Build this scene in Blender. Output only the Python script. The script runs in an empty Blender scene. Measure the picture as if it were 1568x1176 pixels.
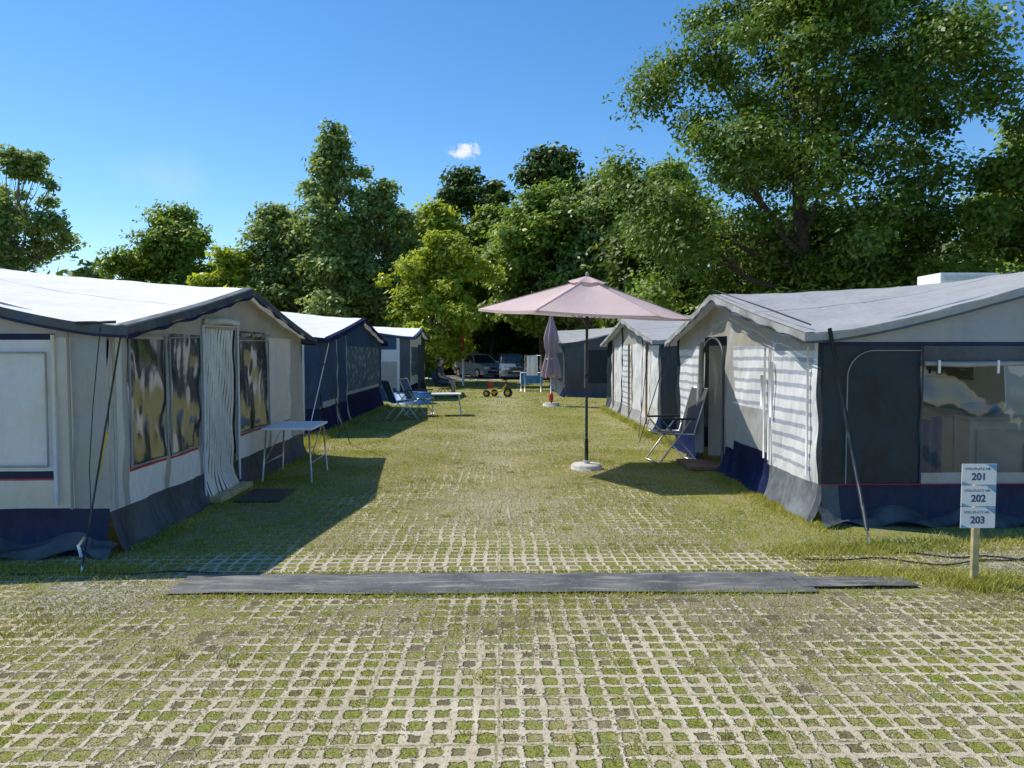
import bpy, math, random
import numpy as np
from mathutils import Vector, Matrix
random.seed(3); rng=np.random.default_rng(3)
scene=bpy.context.scene
COL=scene.collection
# ------------------------------------------------------------ helpers
class NT:
    def __init__(s,tree): s.t=tree; s.n=tree.nodes; s.l=tree.links
    def add(s,typ,**kw):
        nd=s.n.new(typ)
        for k,v in kw.items(): setattr(nd,k,v)
        return nd
    def put(s,sock,v):
        if isinstance(v,bpy.types.NodeSocket): s.l.new(v,sock)
        elif v is not None: sock.default_value=v
    def m(s,op,a,b=None,c=None,clamp=False):
        nd=s.add('ShaderNodeMath',operation=op); nd.use_clamp=clamp
        for i,v in enumerate((a,b,c)):
            if v is not None: s.put(nd.inputs[i],v)
        return nd.outputs[0]
    def mr(s,v,a,b,c=0.,d=1.,smooth=True):
        nd=s.add('ShaderNodeMapRange'); nd.interpolation_type='SMOOTHSTEP' if smooth else 'LINEAR'
        s.put(nd.inputs[0],v)
        for i,x in enumerate((a,b,c,d)): nd.inputs[i+1].default_value=x
        return nd.outputs[0]
    def noise(s,vec,scale,detail=3,rough=.55):
        nd=s.add('ShaderNodeTexNoise'); nd.inputs['Scale'].default_value=scale
        nd.inputs['Detail'].default_value=detail; nd.inputs['Roughness'].default_value=rough
        if vec is not None: s.l.new(vec,nd.inputs['Vector'])
        return nd.outputs[0]
    def mix(s,f,a,b):
        nd=s.add('ShaderNodeMix',data_type='RGBA')
        s.put(nd.inputs[0],f); s.put(nd.inputs[6],c4(a)); s.put(nd.inputs[7],c4(b))
        return nd.outputs[2]
    def mixs(s,f,a,b):
        nd=s.add('ShaderNodeMixShader'); s.put(nd.inputs[0],f); s.l.new(a,nd.inputs[1]); s.l.new(b,nd.inputs[2]); return nd.outputs[0]
    def bump(s,h,strength,dist):
        nd=s.add('ShaderNodeBump'); nd.inputs['Strength'].default_value=strength; nd.inputs['Distance'].default_value=dist
        s.l.new(h,nd.inputs['Height']); return nd.outputs[0]
def c4(c):
    if isinstance(c,(tuple,list)) and len(c)==3: return (c[0],c[1],c[2],1)
    return c
def newmat(name):
    m=bpy.data.materials.new(name); m.use_nodes=True; m.node_tree.nodes.clear()
    t=NT(m.node_tree); out=t.add('ShaderNodeOutputMaterial')
    return m,t,out
def pmat(name,col,rough=.6,metal=0,var=.15,scale=6,bump=0.):
    m,t,out=newmat(name)
    p=t.add('ShaderNodeBsdfPrincipled'); co=t.add('ShaderNodeTexCoord').outputs['Object']
    n=t.noise(co,scale,3)
    a=tuple(x*(1-var) for x in col); b=tuple(min(1,x*(1+var)) for x in col)
    t.l.new(t.mix(t.mr(n,.3,.7),a,b),p.inputs['Base Color'])
    p.inputs['Roughness'].default_value=rough; p.inputs['Metallic'].default_value=metal
    if bump: t.l.new(t.bump(n,.5,bump),p.inputs['Normal'])
    t.l.new(p.outputs[0],out.inputs[0]); return m
def cloth(name,col,trans=.2,bump=.02,dirt=.2,kind=None,gloss=.04):
    m,t,out=newmat(name)
    co=t.add('ShaderNodeTexCoord').outputs['Object']
    mp=t.add('ShaderNodeMapping'); t.l.new(co,mp.inputs[0]); mp.inputs['Scale'].default_value=(1,1,.45)
    n1=t.noise(mp.outputs[0],2.2,2); n2=t.noise(co,14,3)
    a=tuple(x*(1-dirt) for x in col)
    base=t.mix(t.mr(t.m('ADD',t.m('MULTIPLY',n1,.6),t.m('MULTIPLY',n2,.4)),.35,.6),a,col)
    sp=t.add('ShaderNodeSeparateXYZ'); t.l.new(co,sp.inputs[0])
    if kind=='blind':
        f=t.m('FRACT',t.m('ADD',t.m('MULTIPLY',sp.outputs[2],7.6),t.m('MULTIPLY',n1,.45)))
        k=t.m('MULTIPLY',t.mr(f,.0,.08),t.mr(f,.76,.64,0,1))
        base=t.mix(k,(.46,.49,.55),base)
    if kind=='stripe':
        f=t.m('FRACT',t.m('MULTIPLY',sp.outputs[1],15.0))
        base=t.mix(t.m('GREATER_THAN',f,.66),base,(.09,.095,.11))
    if kind=='dots':
        v=t.add('ShaderNodeTexVoronoi'); v.inputs['Scale'].default_value=5; t.l.new(co,v.inputs['Vector'])
        base=t.mix(t.mr(v.outputs['Distance'],.3,.36),(.22,.28,.3),base)
    d=t.add('ShaderNodeBsdfDiffuse'); t.l.new(base,d.inputs[0])
    gl=t.add('ShaderNodeBsdfGlossy'); gl.inputs['Roughness'].default_value=.45; gl.inputs[0].default_value=(1,1,1,1)
    mp2=t.add('ShaderNodeMapping'); t.l.new(co,mp2.inputs[0]); mp2.inputs['Scale'].default_value=(1.3,1.3,.6); mp2.inputs['Rotation'].default_value=(.5,.6,.3)
    n3=t.noise(mp2.outputs[0],4.5,1)
    ridge=t.m('ABSOLUTE',t.m('SUBTRACT',n3,.5))
    nb=t.m('ADD',n1,t.m('MULTIPLY',ridge,.6))
    b=t.bump(nb,.9,bump*4.2); t.l.new(b,d.inputs['Normal']); t.l.new(b,gl.inputs['Normal'])
    res=t.mixs(gloss,d.outputs[0],gl.outputs[0])
    if trans>0:
        tr=t.add('ShaderNodeBsdfTranslucent'); t.l.new(base,tr.inputs[0]); t.l.new(b,tr.inputs['Normal'])
        res=t.mixs(trans,res,tr.outputs[0])
    t.l.new(res,out.inputs[0])
    return m
def pvc(name,trans=.5,gl=.35,tint=.6,wave=1.0,sc=1.7,rough=.05):
    m,t,out=newmat(name)
    co=t.add('ShaderNodeTexCoord').outputs['Object']
    mp=t.add('ShaderNodeMapping'); t.l.new(co,mp.inputs[0]); mp.inputs['Scale'].default_value=(1,2.0,.8)
    n=t.noise(mp.outputs[0],sc,1,.4)
    b=t.bump(n,1.0,.14*wave)
    tr=t.add('ShaderNodeBsdfTransparent'); tr.inputs[0].default_value=(tint,tint,tint,1)
    g=t.add('ShaderNodeBsdfGlossy'); g.inputs['Roughness'].default_value=rough; g.inputs[0].default_value=(.80,.83,.90,1); t.l.new(b,g.inputs['Normal'])
    d=t.add('ShaderNodeBsdfDiffuse'); d.inputs[0].default_value=(.04,.045,.05,1)
    x=t.mixs(gl,d.outputs[0],g.outputs[0])
    t.l.new(t.mixs(trans,x,tr.outputs[0]),out.inputs[0]); return m
def leafmat(name,dark,light,trans=.35,gloss=.035):
    m,t,out=newmat(name)
    at=t.add('ShaderNodeAttribute'); at.attribute_name='tint'
    c=t.mix(at.outputs['Fac'],dark,light)
    d=t.add('ShaderNodeBsdfDiffuse'); t.l.new(c,d.inputs[0])
    tr=t.add('ShaderNodeBsdfTranslucent')
    c2=t.mix(at.outputs['Fac'],tuple(min(.9,x*f) for x,f in zip(dark,(1.9,1.7,1.0))),tuple(min(.9,x*f) for x,f in zip(light,(1.7,1.5,1.0))))
    t.l.new(c2,tr.inputs[0])
    res=t.mixs(trans,d.outputs[0],tr.outputs[0])
    if gloss:
        g=t.add('ShaderNodeBsdfGlossy'); g.inputs['Roughness'].default_value=.45; res=t.mixs(gloss,res,g.outputs[0])
    t.l.new(res,out.inputs[0]); return m

def empty(name,loc=(0,0,0),rot=0):
    e=bpy.data.objects.new(name,None); COL.objects.link(e); e.location=loc; e.rotation_euler=(0,0,rot); e.empty_display_size=.2; return e
class B:
    """mesh collector"""
    def __init__(s): s.v=[]; s.f=[]; s.mi=[]; s.mats=[]; s.sm=[]
    def idx(s,mat):
        if mat not in s.mats: s.mats.append(mat)
        return s.mats.index(mat)
    def face(s,idx,mat,smooth=False): s.f.append(idx); s.mi.append(s.idx(mat)); s.sm.append(smooth)
    def poly(s,pts,mat,smooth=False):
        b=len(s.v); s.v+= [tuple(p) for p in pts]; s.face(list(range(b,b+len(pts))),mat,smooth)
    def box(s,c,sz,mat,M=None,bev=0):
        hx,hy,hz=[x/2 for x in sz]; b=len(s.v)
        pts=[Vector((x,y,z)) for x in(-hx,hx) for y in(-hy,hy) for z in(-hz,hz)]
        if M is not None: pts=[M@p for p in pts]
        s.v+=[tuple(p+Vector(c)) for p in pts]
        for f in [(0,1,3,2),(4,6,7,5),(0,4,5,1),(2,3,7,6),(0,2,6,4),(1,5,7,3)]: s.face([b+i for i in f],mat)
    def tube(s,pts,r,mat,n=8,cap=True):
        pts=[Vector(p) for p in pts]; rs=r if isinstance(r,(list,tuple)) else [r]*len(pts)
        b=len(s.v); up=None
        for i,p in enumerate(pts):
            d=(pts[min(i+1,len(pts)-1)]-pts[max(i-1,0)])
            if d.length<1e-9: d=Vector((0,0,1))
            d.normalize()
            if up is None: up=Vector((0,0,1)) if abs(d.z)<.9 else Vector((1,0,0))
            a=d.cross(up).normalized(); c=a.cross(d).normalized(); up=c
            for k in range(n):
                an=2*math.pi*k/n; s.v.append(tuple(p+(a*math.cos(an)+c*math.sin(an))*rs[i]))
        for i in range(len(pts)-1):
            for k in range(n):
                k2=(k+1)%n; s.face([b+i*n+k,b+i*n+k2,b+(i+1)*n+k2,b+(i+1)*n+k],mat,True)
        if cap:
            s.face([b+k for k in range(n)],mat); s.face([b+(len(pts)-1)*n+k for k in range(n)][::-1],mat)
    def grid(s,fn,nu,nv,mat,smooth=True):
        b=len(s.v)
        for i in range(nu+1):
            for j in range(nv+1): s.v.append(tuple(fn(i/nu,j/nv)))
        for i in range(nu):
            for j in range(nv):
                a=b+i*(nv+1)+j; s.face([a,a+nv+1,a+nv+2,a+1],mat,smooth)
    def ell(s,c,r,mat,M=None,n=12,m=8,fn=None):
        def f(u,v):
            th=2*math.pi*u; ph=math.pi*v
            p=Vector((r[0]*math.sin(ph)*math.cos(th),r[1]*math.sin(ph)*math.sin(th),r[2]*math.cos(ph)))
            if fn: p=fn(p)
            if M is not None: p=M@p
            return p+Vector(c)
        s.grid(f,n,m,mat)
    def obj(s,name,parent=None,bevel=0,loc=None):
        me=bpy.data.meshes.new(name); me.from_pydata(s.v,[],s.f)
        for m in s.mats: me.materials.append(m)
        me.polygons.foreach_set('material_index',s.mi); me.polygons.foreach_set('use_smooth',s.sm); me.update()
        o=bpy.data.objects.new(name,me); COL.objects.link(o)
        if parent: o.parent=parent
        if loc: o.location=loc
        if bevel:
            md=o.modifiers.new('b','BEVEL'); md.width=bevel; md.segments=2; md.limit_method='ANGLE'
        return o
def npmesh(name,V,nper,mat,tint,parent=None):
    N=len(V); me=bpy.data.meshes.new(name); me.vertices.add(N); me.vertices.foreach_set('co',np.ascontiguousarray(V,dtype=np.float32).ravel())
    me.loops.add(N); me.loops.foreach_set('vertex_index',np.arange(N,dtype=np.int32))
    me.polygons.add(N//nper); me.polygons.foreach_set('loop_start',np.arange(0,N,nper,dtype=np.int32))
    me.update(calc_edges=True); me.materials.append(mat)
    a=me.attributes.new('tint','FLOAT','FACE'); a.data.foreach_set('value',np.ascontiguousarray(tint,dtype=np.float32))
    o=bpy.data.objects.new(name,me); COL.objects.link(o)
    if parent: o.parent=parent
    return o
# ------------------------------------------------------------ materials
M={}
M['cream']=cloth('cream_canvas',(.78,.75,.67),.25,dirt=.1)
M['white']=cloth('white_canvas',(.84,.84,.82),.22,dirt=.1)
M['grey']=cloth('grey_canvas',(.46,.455,.43),.22,dirt=.12)
M['beige']=cloth('beige_canvas',(.50,.46,.38),.3,dirt=.12)
M['slate']=cloth('slate_canvas',(.075,.09,.105),.05,dirt=.35)
M['dark']=cloth('dark_slate_canvas',(.022,.033,.044),.03,gloss=.025)
M['skirtgrey']=cloth('skirt_grey',(.20,.22,.235),.1,dirt=.4)
M['navy']=cloth('navy_canvas',(.010,.018,.065),.0,dirt=.3,gloss=.02)
M['blue']=cloth('blue_canvas',(.035,.07,.145),.05)
M['red']=cloth('red_piping',(.5,.03,.05),.0)
M['blind']=cloth('window_blind',(.88,.88,.87),.25,kind='blind',dirt=.06)
M['stripe']=cloth('striped_door_curtain',(.84,.82,.76),.25,kind='stripe')
M['dots']=cloth('patterned_window',(.10,.13,.16),.1,kind='dots')
M['roofL']=cloth('roof_cream',(.88,.85,.79),.08,dirt=.07,bump=.006)
M['roofR']=cloth('roof_grey',(.38,.385,.395),.1,dirt=.12,bump=.010)
M['roofW']=cloth('roof_white',(.86,.85,.81),.08,dirt=.08,bump=.006)
M['pvc']=pvc('clear_window_film',.20,.40,.4,.55,1.6,.14)
M['pvcclear']=pvc('side_window_film',.78,.3,.62,.25)
M['pink']=cloth('pink_parasol_cloth',(.82,.63,.61),.35,bump=.004,dirt=.06)
M['pink2']=cloth('pink_folded_cloth',(.45,.34,.37),.2,bump=.01,dirt=.2)
M['alu']=pmat('aluminium',(.6,.61,.62),.35,.7)
M['steel']=pmat('dark_steel',(.06,.06,.06),.4,.6)
M['black']=pmat('black_plastic',(.02,.02,.022),.5)
M['concrete']=pmat('concrete',(.50,.48,.44),.9,var=.2,scale=20,bump=.01)
M['wood']=pmat('post_wood',(.46,.38,.19),.8,var=.25,scale=12)
M['woodd']=pmat('dark_wood',(.20,.12,.07),.8,var=.3,scale=12)
M['bark']=pmat('bark',(.08,.06,.045),.95,var=.4,scale=8,bump=.05)
M['barkl']=pmat('light_bark',(.20,.18,.14),.95,var=.4,scale=8,bump=.03)
M['gelcoat']=pmat('caravan_white',(.76,.76,.74),.25,var=.04)
M['glassd']=pmat('dark_glass',(.02,.025,.03),.08,var=.1)
M['signw']=pmat('sign_white',(.80,.82,.83),.4,var=.03)
M['signb']=pmat('sign_blue',(.14,.37,.58),.4,var=.05)
M['signt']=pmat('sign_text',(.03,.08,.16),.5,var=.05)
M['plw']=pmat('white_plastic',(.80,.80,.78),.4,var=.05)
M['plg']=pmat('table_grey',(.62,.62,.60),.4,var=.08)
M['yellow']=pmat('yellow_plastic',(.7,.5,.03),.4)
M['redp']=pmat('red_plastic',(.55,.03,.03),.4)
M['bluep']=pmat('blue_plastic',(.05,.22,.5),.5)
M['chairblue']=cloth('chair_blue',(.08,.13,.19),.1,bump=.004)
M['chairgrey']=cloth('chair_mesh',(.10,.10,.095),.15,bump=.004)
M['rubber']=pmat('rubber',(.018,.018,.018),.8)
M['carblue']=pmat('car_paint_blue',(.16,.25,.37),.15,.1,var=.02)
M['carred']=pmat('car_paint_grey',(.30,.33,.37),.15,.1,var=.02)
M['light']=pmat('headlamp_glass',(.85,.87,.9),.1)
M['skin']=pmat('skin',(.60,.37,.27),.5,var=.06)
M['shirt']=pmat('dark_shirt',(.05,.055,.075),.85)
M['shorts']=pmat('shorts',(.12,.14,.20),.85)
M['hair']=pmat('hair',(.06,.04,.03),.7)
M['eye']=pmat('eye',(.03,.02,.02),.2)
# ------------------------------------------------------------ world / sun / camera
cam=bpy.data.cameras.new('camera'); co=bpy.data.objects.new('camera',cam); COL.objects.link(co); scene.camera=co
cam.lens=26; cam.sensor_width=36; cam.clip_end=2000; cam.clip_start=.05
co.location=(0,0,1.6); co.rotation_euler=(math.radians(90-2.43),0,math.radians(-1.0))
sdir=Vector((.66,-.33,-1)).normalized()
sun=bpy.data.lights.new('sun','SUN'); so=bpy.data.objects.new('sun',sun); COL.objects.link(so)
sun.energy=5.0; sun.angle=math.radians(.5); sun.color=(1,.95,.84)
so.rotation_euler=sdir.to_track_quat('-Z','Y').to_euler(); so.location=(-20,10,30)
w=bpy.data.worlds.new('World'); scene.world=w; w.use_nodes=True
t=NT(w.node_tree); t.n.clear()
out=t.add('ShaderNodeOutputWorld'); bg=t.add('ShaderNodeBackground'); bg.inputs[1].default_value=.15
sky=t.add('ShaderNodeTexSky'); sky.sky_type='NISHITA'; sky.sun_disc=False
sky.sun_elevation=math.radians(53.6); sky.sun_rotation=math.radians(-63.4); sky.air_density=1.0; sky.dust_density=.1; sky.ozone_density=3.6
hs=t.add('ShaderNodeHueSaturation'); hs.inputs['Saturation'].default_value=1.25; hs.inputs['Value'].default_value=1.14
t.l.new(sky.outputs[0],hs.inputs['Color'])
gen=t.add('ShaderNodeTexCoord').outputs['Generated']; sp=t.add('ShaderNodeSeparateXYZ'); t.l.new(gen,sp.inputs[0])
yy=t.m('MAXIMUM',sp.outputs[1],.01)
a=t.m('DIVIDE',sp.outputs[0],yy); b=t.m('DIVIDE',sp.outputs[2],yy)
def cloudmask(cx,cz,rx,rz,nsc,amp,det):
    da=t.m('DIVIDE',t.m('SUBTRACT',a,cx),rx); db=t.m('DIVIDE',t.m('SUBTRACT',b,cz),rz)
    r=t.m('SQRT',t.m('ADD',t.m('MULTIPLY',da,da),t.m('MULTIPLY',db,db)))
    n=t.noise(gen,nsc,det,.6)
    return t.m('SUBTRACT',t.m('ADD',1.0,t.m('MULTIPLY',t.m('SUBTRACT',n,.5),amp)),r)
c1=t.mr(cloudmask(-.045,.268,.028,.012,80,3.0,4),.0,.8)
c2=t.mr(cloudmask(-.47,.235,.09,.05,14,2.0,2),.0,1.2,0,.14)
cm=t.m('MAXIMUM',t.m('MULTIPLY',c1,.92),c2)
t.l.new(t.mix(cm,hs.outputs[0],(6.2,6.4,6.6,1)),bg.inputs[0])
t.l.new(bg.outputs[0],out.inputs[0])
w.cycles.sampling_method='MANUAL'; w.cycles.sample_map_resolution=256
scene.view_settings.view_transform='Standard'; scene.view_settings.look='None'; scene.view_settings.exposure=0
# ------------------------------------------------------------ ground
def sheet(name,x0,x1,y0,y1,z,mat,n=1):
    g=B(); g.grid(lambda u,v:(x0+(x1-x0)*u,y0+(y1-y0)*v,z),n,n,mat,False); return g.obj(name)
m,t,out=newmat('lawn_far')
co_=t.add('ShaderNodeTexCoord').outputs['Object']
n=t.noise(co_,.6,4); n2=t.noise(co_,9,3)
p=t.add('ShaderNodeBsdfDiffuse')
t.l.new(t.mix(t.mr(t.m('ADD',t.m('MULTIPLY',n,.5),t.m('MULTIPLY',n2,.5)),.35,.65),(.05,.07,.02),(.16,.19,.05)),p.inputs[0])
t.l.new(p.outputs[0],out.inputs[0])
sheet('ground',-400,400,-200,700,0,m)
# paving with lattice
m,t,out=newmat('grass_grid_paver')
pos=t.add('ShaderNodeTexCoord').outputs['Object']
sp=t.add('ShaderNodeSeparateXYZ'); t.l.new(pos,sp.inputs[0]); X,Y=sp.outputs[0],sp.outputs[1]
nb=t.noise(pos,.9,3); nm=t.noise(pos,5,3); nf=t.noise(pos,34,3,.7); nff=t.noise(pos,160,2,.7)
row=t.m('FLOOR',t.m('MULTIPLY',Y,2.375))
wn=t.add('ShaderNodeTexWhiteNoise',noise_dimensions='1D'); t.l.new(row,wn.inputs['W'])
Xs=t.m('ADD',X,t.m('MULTIPLY',t.m('SUBTRACT',wn.outputs[0],.5),.026))
x10=t.m('MULTIPLY',Xs,10.); y10=t.m('MULTIPLY',Y,9.5)
cell=t.add('ShaderNodeTexWhiteNoise',noise_dimensions='2D'); cb=t.add('ShaderNodeCombineXYZ')
t.l.new(t.m('FLOOR',x10),cb.inputs[0]); t.l.new(t.m('FLOOR',y10),cb.inputs[1]); t.l.new(cb.outputs[0],cell.inputs['Vector']); cv=cell.outputs[0]
# one value per paver block (tone differences between blocks)
blk=t.add('ShaderNodeTexWhiteNoise',noise_dimensions='2D'); cb2=t.add('ShaderNodeCombineXYZ')
t.l.new(t.m('FLOOR',t.m('DIVIDE',Xs,.6)),cb2.inputs[0]); t.l.new(row,cb2.inputs[1]); t.l.new(cb2.outputs[0],blk.inputs['Vector']); bv=blk.outputs[0]
wob=t.m('ADD',t.m('ADD',t.m('MULTIPLY',t.m('SUBTRACT',nf,.5),.50),t.m('MULTIPLY',t.m('SUBTRACT',nm,.5),-.34)),t.m('MULTIPLY',t.m('SUBTRACT',cv,.5),.12))
fx=t.m('ABSOLUTE',t.m('SUBTRACT',t.m('FRACT',x10),.5))
fy=t.m('ABSOLUTE',t.m('SUBTRACT',t.m('FRACT',y10),.5))
d=t.m('ADD',t.m('SMOOTH_MAX',fx,fy,.10),wob)
hole=t.mr(d,.345,.27,0,1)
jy=t.m('ABSOLUTE',t.m('SUBTRACT',t.m('FRACT',t.m('MULTIPLY',Y,2.375)),.5))
jx=t.m('ABSOLUTE',t.m('SUBTRACT',t.m('FRACT',t.m('DIVIDE',Xs,.6)),.5))
joint=t.m('MULTIPLY',t.m('MAXIMUM',t.mr(jy,.474,.488),t.mr(jx,.484,.494)),t.mr(nf,.33,.5))
cr=t.add('ShaderNodeValToRGB'); t.l.new(t.m('DIVIDE',Y,20.),cr.inputs[0])
stops=[(0,.30),(3.3,.33),(3.9,.44),(4.75,.56),(5.2,.1),(5.75,.03),(5.95,.47),(8,.54),(11,.63),(16,.80)]
els=cr.color_ramp.elements
els[0].position=0; els[0].color=(.30,.30,.30,1); els[1].position=1; els[1].color=(.9,.9,.9,1)
for y_,v_ in stops[1:]:
    e=els.new(y_/20); e.color=(v_,v_,v_,1)
edge=t.m('MULTIPLY',t.mr(t.m('ABSOLUTE',X),1.1,3.0),t.mr(Y,4.6,5.2,0,.40))
cov=t.m('ADD',t.m('ADD',cr.outputs[0],edge),t.m('ADD',t.m('MULTIPLY',t.m('SUBTRACT',nb,.5),1.0),t.m('ADD',t.m('MULTIPLY',t.m('SUBTRACT',nm,.5),.8),t.m('MULTIPLY',t.m('SUBTRACT',nf,.5),1.4))))
over=t.mr(cov,.45,.72)
g=t.m('MAXIMUM',hole,over)
g=t.m('MAXIMUM',g,t.m('MULTIPLY',joint,.75))
conc=t.mix(t.mr(nm,.3,.7),(.52,.44,.31),(.68,.60,.45)); conc=t.mix(t.m('MULTIPLY',bv,.35),conc,(.40,.345,.25)); conc=t.mix(t.mr(nf,.48,.72,0,.75),conc,(.33,.28,.18)); conc=t.mix(t.mr(nff,.5,.8,0,.35),conc,(.22,.19,.12))
grass=t.mix(t.mr(nff,.3,.7),(.10,.12,.028),(.34,.35,.085))
dry=t.mix(t.mr(nff,.3,.7),(.20,.165,.09),(.50,.43,.26))
mb=t.mr(t.m('ADD',t.m('MULTIPLY',nb,.5),t.m('ADD',t.m('MULTIPLY',nf,.35),t.m('MULTIPLY',cv,.15))),.43,.60)
gg=t.mix(mb,grass,dry)
lane=t.m('MULTIPLY',t.mr(t.m('ADD',t.m('ABSOLUTE',t.m('ADD',X,-.1)),t.m('MULTIPLY',nm,1.2)),1.7,.5),t.mr(Y,5.8,6.5))
gg=t.mix(t.m('MULTIPLY',lane,t.mr(nf,.38,.62,.10,.8)),gg,(.46,.42,.30))
band=t.m('MULTIPLY',t.m('MULTIPLY',t.mr(Y,3.7,4.2),t.mr(Y,4.9,4.6)),t.mr(X,.2,1.6,0.2,.9))
gg=t.mix(t.m('MULTIPLY',band,t.mr(nm,.35,.6)),gg,t.mix(t.mr(nff,.35,.65),(.14,.105,.07),(.40,.33,.23)))
soil=t.m('MULTIPLY',t.mr(cv,.70,.95),t.mr(Y,5.9,5.5,.2,.8))
gg=t.mix(soil,gg,(.13,.11,.065))
col=t.mix(g,conc,gg)
rim_shade=t.m('MULTIPLY',t.mr(t.m('ABSOLUTE',t.m('SUBTRACT',d,.315)),.06,.0,0,.55),t.m('SUBTRACT',1.0,over))  # recess shade painted as a dark ring along the hole edges
col=t.mix(rim_shade,col,(.09,.085,.045))
gr=t.m('MULTIPLY',t.mr(t.m('ADD',t.m('ABSOLUTE',t.m('ADD',X,2.7)),t.m('MULTIPLY',nm,.8)),1.1,.6),t.m('MULTIPLY',t.mr(Y,4.35,4.65),t.mr(Y,5.3,5.1)))
gr2=t.m('MULTIPLY',t.mr(X,3.2,3.5),t.m('MULTIPLY',t.mr(Y,4.7,5.0),t.mr(Y,6.4,6.0)))
vor=t.add('ShaderNodeTexVoronoi'); vor.inputs['Scale'].default_value=70; t.l.new(pos,vor.inputs['Vector'])
gcol=t.mix(t.mr(vor.outputs['Color'],.2,.8),(.22,.21,.17),(.54,.50,.43))
gmask=t.m('MULTIPLY',t.m('MAXIMUM',gr,gr2),t.mr(nf,.40,.54,.1,.85))
col=t.mix(gmask,col,gcol)
p=t.add('ShaderNodeBsdfDiffuse'); t.l.new(col,p.inputs[0])
h=t.m('ADD',t.m('MULTIPLY',t.m('SUBTRACT',1.0,hole),t.m('SUBTRACT',1.0,over)),t.m('ADD',t.m('MULTIPLY',nf,.6),t.m('MULTIPLY',nff,.5)))
t.l.new(t.bump(h,1.0,.013),p.inputs['Normal']); t.l.new(p.outputs[0],out.inputs[0])
sheet('paver_paving',-16,16,-4,44,.004,m)
# rubber mat
m,t,out=newmat('rubber_mat'); pos=t.add('ShaderNodeTexCoord').outputs['Object']
n=t.noise(pos,3,3); n2=t.noise(pos,30,3)
mp=t.add('ShaderNodeMapping'); t.l.new(pos,mp.inputs[0]); mp.inputs['Rotation'].default_value=(0,0,.6); mp.inputs['Scale'].default_value=(2,14,1)
n3=t.noise(mp.outputs[0],1.2,3)
p=t.add('ShaderNodeBsdfPrincipled'); p.inputs['Roughness'].default_value=.65
c=t.mix(t.mr(n,.3,.7),(.06,.064,.066),(.14,.14,.135)); c=t.mix(t.mr(n3,.50,.70,0,.65),c,(.32,.29,.24)); c=t.mix(t.mr(n2,.56,.75,0,.7),c,(.26,.23,.16))
t.l.new(c,p.inputs['Base Color']); t.l.new(t.bump(n2,.4,.01),p.inputs['Normal']); t.l.new(p.outputs[0],out.inputs[0])
matm=m
g=B()
def matf(x0,x1,y0,y1,z,sk=0):
    def f(u,v):
        x=x0+(x1-x0)*u; y=y0+(y1-y0)*v+.006*math.sin(x*2.3)+sk*u+.004*math.sin(x*9+v*2)
        return (x,y,z+.004*math.sin(x*3+v*3)+.002*math.sin(x*13))
    return f
g.grid(matf(-2.2,2.12,4.84,5.28,.016,-.03),90,6,matm); g.grid(matf(2.05,2.85,4.90,5.13,.022),20,4,matm)
g.obj('rubber_walkway_mat')
# ------------------------------------------------------------ grass
def blades(P,h,wd,rs):
    N=len(P); ang=rs.uniform(0,2*math.pi,N); lean=rs.uniform(0,2*math.pi,N); hh=h*rs.uniform(.5,1.3,N)
    t1=np.stack([np.cos(ang),np.sin(ang),0*ang],1)*(wd*.5*np.ones(N))[:,None]
    top=P+np.stack([np.cos(lean)*hh*.8,np.sin(lean)*hh*.8,hh],1)
    return np.stack([P-t1,P+t1,top],1).reshape(-1,3)
Ps=[];Hs=[];Ws=[]
def addp(x,y,h,wd):
    Ps.append(np.stack([x,y,np.full(len(x),.004)],1)); Hs.append(np.full(len(x),h) if np.isscalar(h) else h); Ws.append(np.full(len(x),wd))
def noisemask(x,y,a=1.):
    return .5+.25*np.sin(x*2.1*a+1.3*np.sin(y*1.7*a))+.25*np.sin(y*2.9*a+1.7*np.sin(x*2.3*a+1))
hx=np.arange(-45,46)*.1+.05; hy=(np.arange(20,58)+.5)/9.5
HX,HY=np.meshgrid(hx,hy); HX=HX.ravel();HY=HY.ravel()
dens=rng.random(len(HX))*.75+.5*noisemask(HX,HY,.9)-.1+.15*np.exp(-((HY-4.3)/.5)**2)
keep=(np.abs(HX)<HY*.72+.3)&~((HY>4.78)&(HY<5.34)&(np.abs(HX)<2.2))&~((HY>5.3)&(HY<5.75)&(np.abs(HX)<2.2)&(rng.random(len(HX))<.85))
HX=HX[keep];HY=HY[keep];dens=np.clip(dens[keep],0,1.2)
cnt=(dens**1.7*40).astype(int); ix=np.repeat(np.arange(len(HX)),cnt)
addp(HX[ix]+rng.normal(0,.021,len(ix)),HY[ix]+rng.normal(0,.022,len(ix)),.014,.0055)
def region(n,x0,x1,y0,y1,h,wd,fn):
    x=rng.uniform(x0,x1,n); y=rng.uniform(y0,y1,n); k=rng.random(n)<fn(x,y); addp(x[k],y[k],h,wd)
region(140000,-3.2,3.2,5.75,12,.018,.007,lambda x,y:np.clip(.08+.32*np.abs(x)/2+.45*noisemask(x,y,1.3)+.15*(y>8.5),0,1))
region(50000,-3.2,3.2,12,22,.025,.014,lambda x,y:.15+.65*noisemask(x,y))
region(16000,-3.2,3.2,22,44,.035,.03,lambda x,y:.4+.5*noisemask(x,y))
region(60000,-4.2,4.6,3.8,5.9,.022,.006,lambda x,y:np.clip((np.abs(x)>2.3)*.55+.25*((y<4.75)),0,1)*noisemask(x,y,2)*~((y>4.78)&(y<5.78)&(np.abs(x)<2.25)))
for i in range(220):
    cx,cy=rng.uniform(-3.6,4.2),rng.uniform(2.8,12)
    if 4.75<cy<5.8 and abs(cx)<2.3: continue
    if cy>5.8 and abs(cx)>2.8: continue
    n_=rng.integers(10,40); addp(cx+rng.normal(0,.025,n_),cy+rng.normal(0,.025,n_),.028,.008)
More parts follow.
